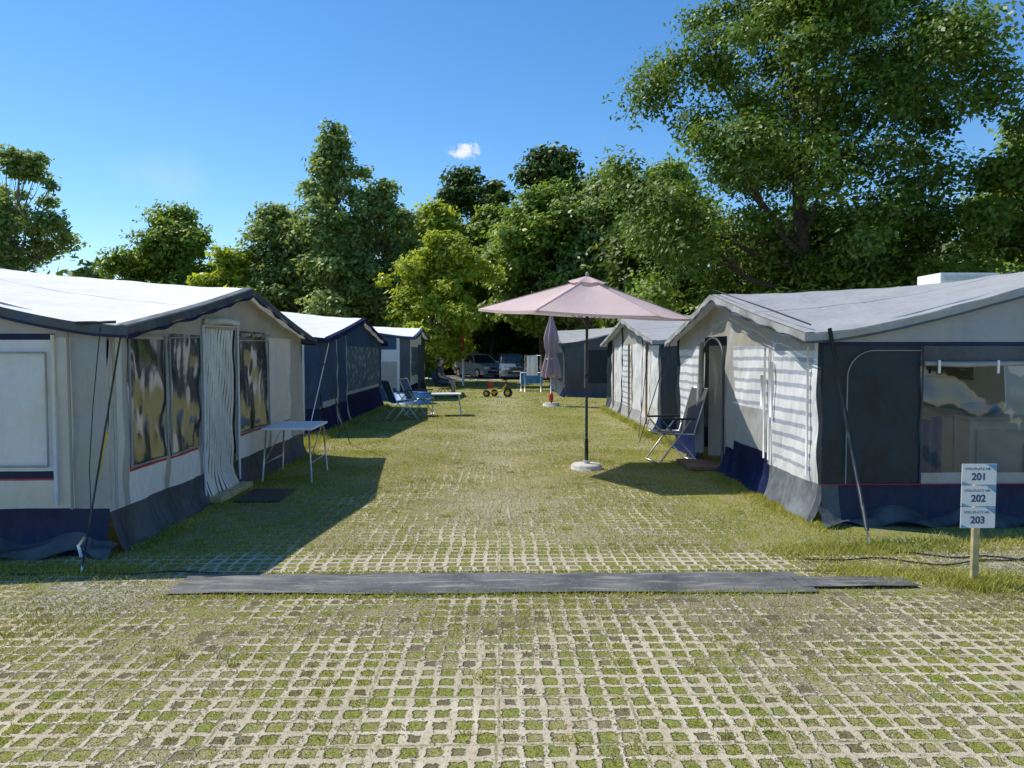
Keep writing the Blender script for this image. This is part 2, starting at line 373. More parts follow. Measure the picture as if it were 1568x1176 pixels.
def strip(n,x0,y0,x1,y1,sd,h,wd=.009):
    u=rng.random(n); addp(x0+(x1-x0)*u+rng.normal(0,sd,n),y0+(y1-y0)*u+rng.normal(0,sd,n),h,wd)
strip(5000,2.95,6.6,2.8,9.6,.09,.04); strip(5000,2.2,5.75,5.5,6.3,.14,.045); strip(3500,2.4,5.3,3.9,4.95,.12,.04)
strip(3500,-2.9,6,-2.95,12,.05,.04); strip(4000,-5,5.45,-2.6,5.4,.10,.035); strip(1600,3.27,4.96,3.27,4.96,.08,.06)
strip(2500,-2.2,4.80,2.2,4.82,.03,.025); strip(1500,-2.2,5.32,2.9,5.3,.02,.025)
strip(3000,3.1,12.6,2.9,14.2,.1,.09,.012); strip(3000,-3.3,12.2,-3.4,14.4,.1,.09,.012); strip(3000,2.95,14,2.95,21,.06,.09,.015); strip(3000,-3.3,14.4,-3.3,22,.06,.09,.015)
P=np.concatenate(Ps);Hh=np.concatenate(Hs);Ww=np.concatenate(Ws)
V=blades(P,Hh,Ww,rng)
tint=np.clip(rng.normal(.45,.28,len(P))+.5*(noisemask(P[:,0],P[:,1],1.4)-.5),0,1)
M['grass']=leafmat('grass_blade',(.15,.20,.03),(.54,.50,.15),.3,.0)
npmesh('grass',V,3,M['grass'],tint)
# ------------------------------------------------------------ awnings
def wrk(u,z): return .010*math.sin(u*7+z*2.5)+.008*math.sin(z*9+u*4)+.005*math.sin(u*19+z*13)
def wall(bd,fn,cols,top):
    for (u0,u1,bands) in cols:
        for (z0,z1,mk) in bands:
            if mk is None: continue
            mat=M[mk]; pleat=mk=='stripe'
            nu=max(1,int(math.ceil((u1-u0)/(.012 if pleat else .08))))
            hz=(top(u0) if z1 is None else z1)-z0; nz=max(1,int(math.ceil(abs(hz)/.08)))
            def f(a,b):
                u=u0+(u1-u0)*a; zt=top(u) if z1 is None else z1; z=z0+(zt-z0)*b
                off=wrk(u,z)
                if z<.36: k=(1-z/.36); off+=.10*k*k+.035*k*math.sin(u*9+1.5*math.sin(u*4))
                if pleat: off+=.018*math.sin(u*2*math.pi*15)-.03
                if mk in('pvc',): off+=.006*math.sin(u*6+z*5)
                return fn(u,z,off)
            bd.grid(f,nu,nz,mat)
def awning(name,s,xf,y0,y1,yr,he,hr,D,hb,front,side,roof,trim,edge,farm='slate',pw=1.3,flat=0):
    E=empty(name,(0,0,0))
    def tf(u):
        h=(yr-y0) if u<yr else (y1-yr); k=min(1.15,abs(u-yr)/h)
        return he+(hr-he)*(1-k)-.02*math.sin(math.pi*min(1,k))
    def rz(u,d):
        k=max(0,d)/D; base=tf(u); return base+(hb-base)*(k**pw)+(d*.06 if d<0 else 0)-.04*math.sin(math.pi*k)*abs(math.sin(2*math.pi*(u-y0)/(y1-y0)))
    W=lambda u,d,z:(s*(xf+d),u,z)
    ov=.20; oy=.07
    r=B()
    r.grid(lambda a,b:W(y0-oy+(y1-y0+2*oy)*a,-ov+(D+ov)*b,rz(y0-oy+(y1-y0+2*oy)*a,-ov+(D+ov)*b)+.007*math.sin(a*37+b*11)*math.sin(b*23)),48,30,M[roof])
    def val(z0,z1,mk,o):
        r.grid(lambda a,b:W(y0-oy+(y1-y0+2*oy)*a,-ov-o+.015*math.sin(a*50)*b,rz(y0-oy+(y1-y0+2*oy)*a,-ov)-z0-(z1-z0)*b-.010*math.sin(a*70)*b),60,2,M[mk])
    val(.0,.07,trim,.002); val(.07,.10,edge,.003)
    for yy_,sg in((y0-oy,-1),(y1+oy,1)):
        r.grid(lambda a,b:W(yy_+sg*.004+sg*.012*math.sin(a*30)*b,-ov+(D+ov)*a,rz(yy_,-ov+(D+ov)*a)-.07*b),40,2,M[trim])
        r.grid(lambda a,b:W(yy_+sg*.006+sg*.012*math.sin(a*30),-ov+(D+ov)*a,rz(yy_,-ov+(D+ov)*a)-.07-.022*b),40,1,M[edge])
    for uu in ((y0+yr)/2,(yr+y1)/2):
        r.grid(lambda a,b:W(uu-.012+.024*b,-ov+(D+ov)*a,rz(uu-.012+.024*b,-ov+(D+ov)*a)+.011),30,1,M[roof])
    r.grid(lambda a,b:W(y0-oy+(y1-y0+2*oy)*a,-ov-.001+.09*b,rz(y0-oy+(y1-y0+2*oy)*a,-ov+.09*b)+.011),48,2,M['skirtgrey' if trim=='slate' else trim])
    r.obj('roof',E)
    f=B(); wall(f,lambda u,z,o:W(u,-o,z),front,lambda u:rz(u,0)-.008); f.obj('front_wall',E)
    sd=B(); wall(sd,lambda u,z,o:(s*(xf+u),y0-o*.8,z),side,lambda u:rz(y0,u)-.008); sd.obj('side_wall',E)
    fs=B(); wall(fs,lambda u,z,o:(s*(xf+u),y1+o*.8,z),[(0,D,[(0,.35,'navy'),(.35,None,farm)])],lambda u:rz(y1,u)-.008); fs.obj('far_side_wall',E)
    pl=B()
    for u in(y0+.06,yr,y1-.06):
        if u==yr: pl.tube([W(u,.05,tf(u)-.25),W(u,.05,tf(u)-.05)],.013,M['alu'])
        else: pl.tube([W(u,.07,0.02),W(u,.07,tf(u)-.05)],.014,M['alu'])
        pl.tube([W(u,.07,tf(u)-.05),W(u,D-.03,hb-.06)],.012,M['alu'])
    pl.tube([W(y0+.06,.07,tf(y0+.06)-.05),W(yr,.07,tf(yr)-.05),W(y1-.06,.07,tf(y1-.06)-.05)],.012,M['alu'])
    pl.obj('frame_poles',E)
    return E,tf,rz
WIN=lambda lo,hi,mk,sk='slate',low='white':[(0,.33,sk),(.33,lo-.02,low),(lo-.02,lo,'red'),(lo,hi,mk),(hi,None,'beige')]
PAN=lambda mk,sk='slate':[(0,.33,sk),(.33,None,mk)]
# --- left awning 1
front=[(5.9,6.12,PAN('cream')),(6.12,6.22,PAN('grey')),
 (6.22,6.90,WIN(.62,1.72,'pvc')),(6.90,6.98,PAN('grey')),(6.98,7.70,WIN(.62,1.78,'pvc')),(7.70,7.78,PAN('grey')),
 (7.78,8.72,[(0.02,1.86,'stripe'),(1.86,None,'beige')]),(8.72,8.80,PAN('grey')),
 (8.80,9.95,WIN(.62,1.86,'pvc')),(9.95,10.05,PAN('grey')),(10.05,11.05,WIN(.62,1.8,'cream')),(11.05,11.7,PAN('grey'))]
side=[(0,.28,[(0,.36,'navy'),(.36,None,'grey')]),(.28,.40,[(0,.36,'navy'),(.36,1.72,'cream'),(1.72,None,'grey')]),
 (.40,2.3,[(0,.36,'navy'),(.36,.585,'cream'),(.585,.60,'red'),(.60,.66,'navy'),(.66,1.70,'white'),(1.70,1.75,'navy'),(1.75,None,'grey')]),
 (2.3,2.8,[(0,.36,'navy'),(.36,1.72,'cream'),(1.72,None,'grey')])]
L1,tf1,rz1=awning('caravan_awning',-1,3.1,5.9,11.7,8.8,1.83,2.36,2.8,2.58,front,side,'roofL','slate','navy')
g=B()
def welt(pts,r,mk,): g.tube(pts,r,M[mk],6)
welt([(-3.50,5.87,.40),(-3.50,5.87,1.74)],.016,'white'); welt([(-3.38,5.87,.36),(-3.38,5.865,1.80)],.010,'beige')
welt([(-3.56,5.872,1.60),(-5.3,5.872,1.60)],.008,'grey'); welt([(-3.56,5.872,.70),(-3.56,5.872,1.60)],.008,'grey'); welt([(-3.56,5.872,.70),(-5.3,5.872,.70)],.008,'grey')
for (a_,b_) in ((6.22,6.90),(6.98,7.70),(8.80,9.95)):
    pts=[(-3.075,a_,.64),(-3.08,a_,1.74),(-3.08,b_,1.76),(-3.075,b_,.64)]
    welt(pts+[pts[0]],.010,'grey')
welt([(-3.07,7.74,.1),(-3.07,7.74,1.88),(-3.07,8.76,1.90),(-3.07,8.76,.1)],.014,'white')
welt([(-3.05,7.8,1.92),(-3.05,8.25,1.95),(-3.05,8.7,1.94)],.035,'cream')
for yy_ in (6.3,6.6,9.0,9.4,9.8): welt([(-3.06,yy_-.12,1.81),(-3.055,yy_+.12,1.82)],.022,'beige')
welt([(-3.06,5.93,1.75),(-3.06,5.93,.35)],.012,'grey')
g.obj('piping',L1)
g=B(); g.tube([(-3.28,5.80,1.83),(-3.0,5.86,1.84)],.012,M['steel']); g.tube([(-2.95,5.86,1.82),(-3.03,5.36,0.02)],.007,M['black'],6)
g.tube([(-2.985,5.66,1.0),(-3.0,5.55,.66)],.008,M['yellow'],6); g.tube([(-3.03,5.40,.12),(-3.03,5.33,-.05)],.009,M['alu'],6)
g.tube([(-3.03,5.36,.12),(-3.05,5.36,.2),(-3.01,5.38,.26)],.012,M['alu'],6)
g.tube([(-2.9,11.8,1.8),(-2.6,12.9,0)],.008,M['black'],6)
g.tube([(-3.1,5.82,1.80),(-3.16,5.80,1.2),(-3.2,5.8,.7),(-3.18,5.78,.1)],.004,M['black'],5)
g.obj('guy_rope',L1)
g=B(); g.box((-2.98,8.25,.05),(.14,1.0,.06),M['wood']); g.obj('door_sill',L1,bevel=.008)
sheet('door_mat',-2.85,-2.35,7.85,8.6,.02,M['black'])
# --- right awning 1
front=[(6.8,6.9,[(0,.36,'slate'),(.36,None,'dark')]),(6.9,7.0,[(0,.36,'skirtgrey'),(.36,None,'white')]),
 (7.0,8.02,[(0,.36,'skirtgrey'),(.36,.46,'white'),(.46,1.62,'blind'),(1.62,None,'grey')]),
 (8.02,8.10,[(0,.36,'skirtgrey'),(.36,1.7,'white'),(1.7,None,'grey')]),(8.10,8.16,[(0,.36,'navy'),(.36,None,'grey')]),
 (8.16,9.40,[(0,.36,'navy'),(.36,.48,'navy'),(.48,.95,'grey'),(.95,1.68,'blind'),(1.68,None,'beige')]),
 (9.40,9.72,[(0,.36,'navy'),(.36,None,'grey')]),
 (9.72,10.75,[(1.82,None,'beige')]),
 (10.75,11.0,[(0,.36,'navy'),(.36,None,'grey')]),(11.0,12.2,[(0,.36,'navy'),(.36,.5,'grey'),(.5,1.66,'blind'),(1.66,None,'grey')]),
 (12.2,12.4,[(0,.36,'navy'),(.36,None,'dark')])]
side=[(0,.16,[(0,.37,'slate'),(.37,1.66,'dark'),(1.66,1.70,'navy'),(1.70,None,'roofR')]),
 (.16,.92,[(0,.37,'navy'),(.37,1.66,'dark'),(1.66,1.70,'navy'),(1.70,None,'roofR')]),
 (.92,2.55,[(0,.37,'navy'),(.37,.48,'grey'),(.48,1.52,'pvcclear'),(1.52,1.66,'slate'),(1.66,1.70,'navy'),(1.70,None,'roofR')]),
 (2.55,2.8,[(0,.37,'navy'),(.37,None,'dark')])]
R1,tfr,rzr=awning('caravan_awning',1,3.0,6.8,12.4,9.8,1.80,2.38,2.8,2.50,front,side,'roofR','grey','slate',pw=1.25)
g=B()
def arc(cx,w_,z0,z1,y):
    pts=[(cx-w_/2,y,z0)]
    for i in range(9):
        an=math.pi/2*(i/8); pts.append((cx-w_/2+.25-.25*math.cos(an),y,z1-.25+.25*math.sin(an)))
    pts.append((cx+w_/2,y,z1)); return pts
g.tube(arc(3.56,.68,.38,1.62,6.775),.005,M['grey'],6)
g.tube([(3.92,6.78,.37),(3.92,6.77,1.66)],.008,M['slate'],6)
g.tube([(3.93,6.77,1.50),(4.3,6.76,1.49),(4.8,6.765,1.50),(5.5,6.77,1.51)],[.022,.028,.022,.03],M['grey'],8)
for xx in(4.05,4.6,5.1): g.box((xx,6.735,1.47),(.02,.012,.12),M['plw'])
g.tube([(3.0,6.775,.376),(5.8,6.775,.376)],.005,M['red'],6)
pts=[(2.97,9.74,.08),(2.97,9.74,1.5)]+[(2.97,9.74+.5-.5*math.cos(math.pi*i/10),1.5+.30*math.sin(math.pi*i/10)) for i in range(11)]+[(2.97,10.74,1.5),(2.97,10.74,.08)]
g.tube(pts,.018,M['slate'],6)
g.tube([(2.93,10.72,.15),(2.92,10.68,1.0),(2.94,10.70,1.75)],[.07,.05,.03],M['grey'],8)
for yy_ in (8.06,7.05,8.2):
    g.tube([(2.965,yy_,.42),(2.965,yy_,1.66)],.012,M['white'],6)
g.tube([(2.96,8.26,1.35),(2.96,8.26,1.0)],.022,M['plw'],6); g.tube([(2.96,7.98,1.5),(2.96,7.98,.9)],.018,M['plw'],6)
g.obj('piping',R1)
g=B()
g.grid(lambda a,b:(3.05+.45*a,10.70-.12*a,.1+1.6*b),10,16,M['beige']); g.obj('door_flap',R1)
g=B(); 
for i,(p0,p1) in enumerate((((3.02,6.72,1.82),(3.10,6.12,.10)),)):
    g.tube([p0,p1],.018,M['dark'],6); g.tube([p1,(3.11,6.06,-.05)],.009,M['alu'],6)
g.tube([(2.9,6.85,1.86),(2.85,7.8,2.06),(2.82,9.75,2.43)],.008,M['black'],6)
g.tube([(2.9,12.45,1.8),(2.5,13.1,0)],.008,M['black'],6)
g.obj('guy_strap',R1)
g=B(); 
for i in range(4): g.box((2.78-.0*i,9.9+i*.2,.045),(.45,.17,.05),M['woodd'])
g.obj('wooden_door_step',bevel=.006)
g=B()
def slump(x0,x1,y,mk,ph):
    g.grid(lambda a,b:(x0+(x1-x0)*a,y-.16*b-.05*math.sin(a*19+ph)*b-.03*math.sin(a*47)*b,.012+.10*(1-b)*(1+.5*math.sin(a*23+ph))+.03*math.sin(b*6+a*30)*b+.02),60,6,M[mk])
slump(-5.9,-3.02,5.86,'slate',0); g.obj('ground_skirt',L1)
g=B(); slump(2.95,5.8,6.78,'slate',2); g.obj('ground_skirt',R1)
# --- left awning 2 (blue)
front=[(14.5,14.75,[(0,.5,'navy'),(.5,None,'blue')]),(14.75,16.0,[(0,.5,'navy'),(.5,.62,'grey'),(.62,1.7,'blue'),(1.7,None,'blue')]),(16.0,16.1,[(0,None,'grey')]),
 (16.1,17.0,[(0,.5,'navy'),(.5,1.9,'blue'),(1.9,None,'blue')]),(17.0,17.08,[(0,None,'grey')]),
 (17.08,21.6,[(0,.62,'navy'),(.62,.7,'grey'),(.7,1.75,'dots'),(1.75,None,'blue')]),(21.6,22,[(0,.4,'navy'),(.4,None,'blue')])]
side=[(0,.3,[(0,.5,'navy'),(.5,None,'blue')]),(.3,.36,[(0,1.85,'white'),(1.85,None,'blue')]),(.36,1.4,[(0,.5,'navy'),(.5,1.75,'blue'),(1.75,None,'grey')]),(1.4,1.46,[(0,None,'white')]),(1.46,2.7,[(0,.5,'navy'),(.5,None,'blue')])]
L2,_,_=awning('caravan_awning',-1,3.5,14.5,22,18.4,1.9,2.45,2.7,2.72,front,side,'roofW','navy','navy','blue')
g=B(); g.tube([(-3.3,14.5,1.85),(-3.0,13.9,.0)],.008,M['black'],6); g.tube([(-3.3,14.5,1.85),(-3.6,13.9,.0)],.008,M['plw'],6); g.obj('guy_rope',L2)
# --- left awning 3
front=[(25,25.4,[(0,.5,'navy'),(.5,None,'cream')]),(25.4,27.4,[(0,.5,'navy'),(.5,.8,'cream'),(.8,1.8,'dots'),(1.8,None,'cream')]),(27.4,28.6,[(0,1.9,'slate'),(1.9,None,'cream')]),(28.6,30,[(0,.5,'navy'),(.5,None,'slate')])]
side=[(0,.35,[(0,.4,'navy'),(.4,None,'slate')]),(.35,.45,[(0,None,'white')]),(.45,1.3,[(0,.4,'blue'),(.4,1.3,'grey'),(1.3,1.7,'white'),(1.7,None,'blue')]),(1.3,1.4,[(0,None,'white')]),(1.4,2.8,[(0,.5,'blue'),(.5,None,'grey')])]
L3,_,_=awning('caravan_awning',-1,3.0,25,30,27.5,2.15,2.5,2.8,2.62,front,side,'roofW','blue','navy','grey')
# --- right awning 2
front=[(14.3,14.6,PAN('slate','navy')),(14.6,16.2,[(0,.2,'grey'),(.2,.5,'cream'),(.5,1.75,'white'),(1.75,None,'grey')]),(16.2,16.3,PAN('dark')),
 (16.3,17.4,[(0,.3,'grey'),(.3,1.8,'white'),(1.8,None,'grey')]),(17.4,17.6,PAN('beige')),(17.6,18.8,[(0,.3,'grey'),(.3,1.8,'blind'),(1.8,None,'beige')]),(18.8,19,PAN('dark')),
 (19,20.6,[(0,.3,'grey'),(.3,1.75,'white'),(1.75,None,'grey')]),(20.6,21.5,PAN('dark'))]
side=[(0,.5,PAN('slate','navy')),(.5,2.8,PAN('dark','navy'))]
R2,_,_=awning('caravan_awning',1,3.15,14.3,21.5,17.9,1.85,2.42,2.8,2.6,front,side,'roofR','grey','slate')
g=B()
for y_ in (15.4,17.5,19.9): g.tube([(3.08,y_,.1),(3.08,y_,1.8)],.025,M['woodd'],6)
g.tube([(2.9,14.3,1.8),(2.6,13.7,0)],.008,M['black'],6); g.obj('poles_outside',R2)
# --- right awning 3
front=[(26.5,27.2,PAN('slate','navy')),(27.2,30,[(0,.5,'slate'),(.5,1.6,'dark'),(1.6,None,'slate')]),(30,34,PAN('slate','slate'))]
side=[(0,.7,PAN('slate')),(.7,.76,PAN('grey')),(.76,2.0,[(0,.5,'slate'),(.5,1.7,'dark'),(1.7,None,'slate')]),(2.0,2.06,PAN('grey')),(2.06,3.2,PAN('slate'))]
R3,_,_=awning('caravan_awning',1,2.35,26.5,34,30,1.95,2.5,3.2,2.7,front,side,'roofR','slate','slate')
# ------------------------------------------------------------ caravans
def caravan(x0,x1,y0,y1,h,s):
    E=empty('caravan',((x0+x1)/2,(y0+y1)/2,0)); cx,cy=(x0+x1)/2,(y0+y1)/2
    w_,l_=(x1-x0),(y1-y0)
    b=B()
    prof=[(-l_/2+.05,.45),(-l_/2,1.1),(-l_/2+.12,h-.35),(-l_/2+.4,h-.06),(-l_/2+.9,h),(l_/2-.9,h),(l_/2-.35,h-.08),(l_/2-.08,h-.5),(l_/2,1.1),(l_/2-.05,.45)]
    for sx in(-1,1): b.v+=[(sx*w_/2,p[0],p[1]) for p in prof]
    n=len(prof); b.face(list(range(n)),M['gelcoat']); b.face(list(range(2*n-1,n-1,-1)),M['gelcoat'])
    for i in range(n): b.face([i,(i+1)%n,n+(i+1)%n,n+i],M['gelcoat'])
    b.obj('body',E,bevel=.05)
    f=B(); X_=s*(w_/2+.012)
    for (yy_,ww,zz,hh) in((-l_*.30,.95,1.55,.5),(l_*.05,.6,1.55,.5),(l_*.35,.9,1.55,.5)):
        f.box((X_,yy_,zz),(.03,ww,hh),M['glassd']); 
        f.box((X_+s*.012,yy_,zz-hh/2-.02),(.03,ww+.05,.03),M['black'])
        f.box((-X_,yy_,zz),(.03,ww,hh),M['glassd'])
    f.box((X_,-l_*.10,1.25),(.03,.6,1.5),M['plw']); f.box((X_+s*.014,-l_*.10,1.6),(.02,.35,.4),M['glassd']); f.box((X_+s*.02,-l_*.10+.24,1.1),(.03,.05,.12),M['black'])
    f.box((X_,0,.9),(.012,l_*.9,.05),M['signb']); f.box((X_,0,.8),(.012,l_*.9,.02),M['plg'])
    f.box((0,-l_/2-.0,1.6),(w_*.6,.03,.5),M['glassd']); f.box((0,l_/2+.0,1.6),(w_*.6,.03,.5),M['glassd'])
    f.box((0,.4,h+.02),(.5,.5,.08),M['plw'])
    f.obj('windows_and_door',E,bevel=.01)
    q=B()
    for sx in(-1,1): q.tube([(sx*(w_/2-.25),0,.34),(sx*(w_/2-.02),0,.34)],.33,M['rubber'],20); q.tube([(sx*(w_/2-.02),0,.34),(sx*(w_/2-.01),0,.34)],.19,M['alu'],16)
    q.tube([(-.5,-l_/2+.1,.42),(0,-l_/2-1.1,.45)],.03,M['alu']); q.tube([(.5,-l_/2+.1,.42),(0,-l_/2-1.1,.45)],.03,M['alu']); q.tube([(0,-l_/2-.95,.0),(0,-l_/2-.95,.55)],.03,M['alu'])
    q.obj('wheels_and_hitch',E)
    return E
caravan(-8.2,-5.95,5.8,11.9,2.56,1); caravan(5.86,8.1,8.5,13.6,2.46,-1)
caravan(-8.6,-6.3,15,21.5,2.6,1); caravan(6.02,8.3,14.9,21,2.56,-1); caravan(-8.0,-5.7,25,30,2.5,1); caravan(5.6,7.9,27,33,2.6,-1)
c=caravan(8.9,11.3,15.5,21.5,3.02,-1)
g=B(); g.box((.12,-2.1,3.22),(1.3,.9,.22),M['plw']); g.box((.0,-2.56,3.22),(.9,.02,.10),M['plg']); g.obj('roof_air_conditioner',c,bevel=.08)
# interior furnishing of right awning
g=B(); g.box((5.25,7.9,.45),(.68,.6,.88),M['plw']); g.box((5.25,7.9,.91),(.72,.64,.04),M['plg']); g.box((5.25,7.585,.45),(.56,.012,.7),M['plg']); g.box((5.48,7.57,.5),(.03,.03,.3),M['alu']); g.obj('camping_fridge',bevel=.02)
g=B(); g.box((4.6,8.6,.72),(1.0,.55,.03),M['plg']); 
for a_ in(-.45,.45):
    for b_ in(-.22,.22): g.tube([(4.6+a_,8.6+b_,0),(4.6+a_,8.6+b_,.71)],.015,M['alu'])
g.obj('kitchen_table',bevel=.004)
g=B(); g.ell((5.2,7.9,1.0),(.2,.2,.07),M['bluep']); g.obj('washing_up_bowl')
g=B(); g.box((4.5,8.55,.82),(.3,.25,.16),M['plw']); g.box((4.5,8.55,.91),(.33,.28,.03),M['bluep']); g.obj('cool_box',bevel=.02)
g=B(); g.tube([(4.85,8.6,.735),(4.85,8.6,.93),(4.85,8.6,.97)],[.05,.05,.02],M['redp'],12); g.obj('bottle')
for i in range(3):
    g=B(); g.box((3.55+i*.45,9.0+.1*i,.2),(.38,.4,.36),M['plw' if i%2 else 'plg']); g.box((3.55+i*.45,9.0+.1*i,.39),(.41,.43,.03),M['bluep' if i==1 else 'plg']); g.obj('storage_box',bevel=.02)
g=B(); g.grid(lambda a,b:(4.1+.35*a,7.3+.05*math.sin(a*20),.95-.6*b+.02*math.sin(a*9)),14,6,M['bluep']); g.tube([(4.0,7.3,0),(4.05,7.3,.98),(4.55,7.3,.98),(4.57,7.3,0)],.012,M['alu']); g.obj('towel_rack')
# ------------------------------------------------------------ parasols
E=empty('parasol',(1.2,10.1,0))
g=B(); R=1.46; nseg=6
rot=Matrix.Rotation(math.radians(2.6),4,'X')@Matrix.Rotation(math.radians(2.6),4,'Y')
apex=2.63
def canopy_pt(th,r):
    k=th/(2*math.pi/nseg); fr=abs((k%1)-.5)*2
    c_=math.cos(math.pi/nseg)/math.cos((k%1-.5)*2*math.pi/nseg)
    edge=c_*(1-.02*(1-fr**2))
    rr=r*edge/1.0; z=-.47*r-.05*(1-fr**2)*math.sin(math.pi*min(1,r*.9))
    return Vector((R*rr*math.cos(th),R*rr*math.sin(th),z))
g.grid(lambda a,b:(rot@canopy_pt(2*math.pi*a+1e-6,.10+.90*b))+Vector((0,0,apex-.03)),96,12,M['pink'],False)
g.grid(lambda a,b:(rot@canopy_pt(2*math.pi*a+1e-6,.005+.17*b))+Vector((0,0,apex+.015)),48,4,M['pink'],False)
g.grid(lambda a,b:(rot@(canopy_pt(2*math.pi*a+1e-6,1.0)+Vector((0,0,-.03*b))))+Vector((0,0,apex-.03)),96,2,M['pink'])
o=g.obj('canopy',E); 
g=B()
for i in range(nseg):
    th=2*math.pi*i/nseg
    tip=(rot@canopy_pt(th,.99))+Vector((0,0,apex-.045)); hub=Vector((0,0,apex-.06)); mid=(rot@canopy_pt(th,.52))+Vector((0,0,apex-.05))
    g.tube([hub,mid,tip],.007,M['steel'],6); g.tube([mid,(0,0,apex-.62)],.006,M['steel'],6)
    q0=(rot@canopy_pt(th,.1))+Vector((0,0,apex-.024)); q1=(rot@canopy_pt(th,1.0))+Vector((0,0,apex-.024)); g.tube([q0,q1],.004,M['pink2'],5)
g.tube([(0,0,apex-.66),(0,0,apex-.55)],.035,M['black'],10); g.ell((0,0,apex+.03),(.025,.025,.04),M['pink2'])
g.obj('ribs',E)
g=B(); g.tube([(0,0,.06),(0,0,apex)],.019,M['steel'],12); g.tube([(0,0,.05),(0,0,.42)],.026,M['black'],12); g.tube([(0,0,1.25),(0,0,1.31)],.027,M['black'],12); g.obj('pole',E)
g=B(); g.tube([(0,0,.0),(0,0,.05),(0,0,.075),(0,0,.078)],[.215,.215,.19,.10],M['concrete'],32); g.tube([(0,0,.075),(0,0,.12)],.045,M['concrete'],16); g.obj('base',E)
E=empty('closed_parasol',(1.55,22,0))
g=B(); g.tube([(0,0,.05),(0,0,2.78)],.025,M['alu'],10)
def fold(a,b):
    th=2*math.pi*a; prof=[.03,.07,.13,.17,.16,.12,.16,.21,.24]; x=b*8; i=min(7,int(x)); r=prof[i]+(prof[i+1]-prof[i])*(x-i)
    r*=1+.35*math.sin(6*th+b*2); return (r*math.cos(th),r*math.sin(th),2.74-1.85*b+.06*math.sin(3*th)*b)
g.grid(fold,48,16,M['pink2']); g.tube([(0,0,1.4),(0,0,1.45)],.16,M['pink'],16)
g.obj('folded_canopy',E)
g=B(); g.tube([(0,0,.0),(0,0,.08),(0,0,.1)],[.25,.25,.2],M['concrete'],24); g.ell((0,-.05,.26),(.07,.07,.16),M['redp']); g.obj('base',E)
# ------------------------------------------------------------ chairs, tables
def chair(loc,rot,cm,fr='alu',back=.62,name='camping_chair'):
    E=empty(name,loc,rot); g=B()
    g.grid(lambda a,b:((a-.5)*.5,-.24+.48*b,.45-.03*math.sin(math.pi*a)+(-.02*b)),8,8,M[cm])
    g.grid(lambda a,b:((a-.5)*.5,.24+.20*b+.0,.43+back*b-.0),8,10,M[cm])
    g.obj('fabric',E); g=B()
    for sx in(-.26,.26):
        g.tube([(sx,.24,.42),(sx,.45,.42+back+.02)],.012,M[fr],6); g.tube([(sx,-.25,.45),(sx,.25,.43)],.012,M[fr],6)
        g.tube([(sx,-.28,.02),(sx,.20,.64)],.011,M[fr],6); g.tube([(sx,.32,.02),(sx,-.22,.62)],.011,M[fr],6)
        g.box((sx*1.04,0,.655),(.05,.5,.025),M['black'])
    for y_,z_ in((-.28,.03),(.32,.03),(.45,.44+back),(-.25,.45)): g.tube([(-.26,y_,z_),(.26,y_,z_)],.011,M[fr],6)
    g.obj('frame',E); return E
chair((2.5,10.7,0),math.radians(-80),'chairgrey','alu',.64)
chair((-2.3,17.6,0),math.radians(120),'chairblue','alu',.5); chair((-2.0,18.7,0),math.radians(75),'chairblue','alu',.5); chair((-2.0,26.6,0),math.radians(80),'chairblue','steel',.5)
def table(loc,rot,w_,l_,h,mk='plg',name='folding_table'):
    E=empty(name,loc,rot); g=B(); g.box((0,0,h),(w_,l_,.03),M[mk]); g.obj('table_top',E,bevel=.01); g=B()
    for sx in(-1,1):
        for sy in(-1,1): g.tube([(sx*(w_/2-.05),sy*(l_/2-.05),h-.02),(sx*(w_/2-.01),sy*(l_/2+.0),.0)],.012,M['alu'],6)
        g.tube([(sx*(w_/2-.03),-(l_/2-.03),h*.35),(sx*(w_/2-.03),(l_/2-.03),h*.35)],.008,M['alu'],6)
        g.tube([(sx*(w_/2-.04),-(l_/2-.04),h*.4),(sx*(w_/2-.06),(l_/2-.1),h-.03)],.007,M['alu'],6)
    g.obj('legs',E); return E
table((-2.62,9.55,0),0.03,.62,.95,.66,'plw'); table((-1.35,18.9,0),.1,.75,.6,.55,'plw')
E=table((1.35,31,0),0,.9,.8,.75,'plw','cloth_covered_table'); g=B()
for sx in(-1,1): g.grid(lambda a,b:(sx*.455+.02*math.sin(a*20)*b,-.41+.82*a,.767-.45*b),16,4,M['white'])
g.grid(lambda a,b:(-.455+.91*a,-.412-.02*math.sin(a*20)*b,.767-.45*b),16,4,M['bluep']); g.grid(lambda a,b:(-.455+.91*a,-.41+.82*b,.769),4,4,M['white']); g.obj('tablecloth',E)
g=B(); g.tube([(1.05,30,0),(1.05,30,1.5)],.02,M['alu']); g.tube([(1.7,30,0),(1.7,30,1.5)],.02,M['alu']); g.tube([(1.05,30,1.48),(1.7,30,1.48)],.012,M['alu']); g.grid(lambda a,b:(1.12+.45*a,30+.02*math.sin(a*12),1.47-.8*b),10,6,M['white']); g.obj('clothes_rack')
E=empty('pedal_tricycle',(-.05,26.6,0),math.radians(60)); g=B()
for (x,y,r) in((-.28,.3,.13),(.28,.3,.13),(0,-.42,.17)): g.tube([(x-.03,y,r),(x+.03,y,r)],r,M['rubber'],18); g.tube([(x-.035,y,r),(x+.035,y,r)],r*.5,M['yellow'],12)
g.tube([(-.28,.3,.13),(.28,.3,.13)],.015,M['redp']); g.tube([(0,.3,.15),(0,-.15,.22),(0,-.35,.45)],.03,M['yellow']); g.tube([(0,-.42,.17),(0,-.33,.62)],.018,M['redp']); g.tube([(-.2,-.3,.62),(.2,-.3,.62)],.016,M['black']); g.box((0,.18,.3),(.26,.26,.05),M['yellow']); g.box((0,.3,.42),(.26,.04,.22),M['redp'])
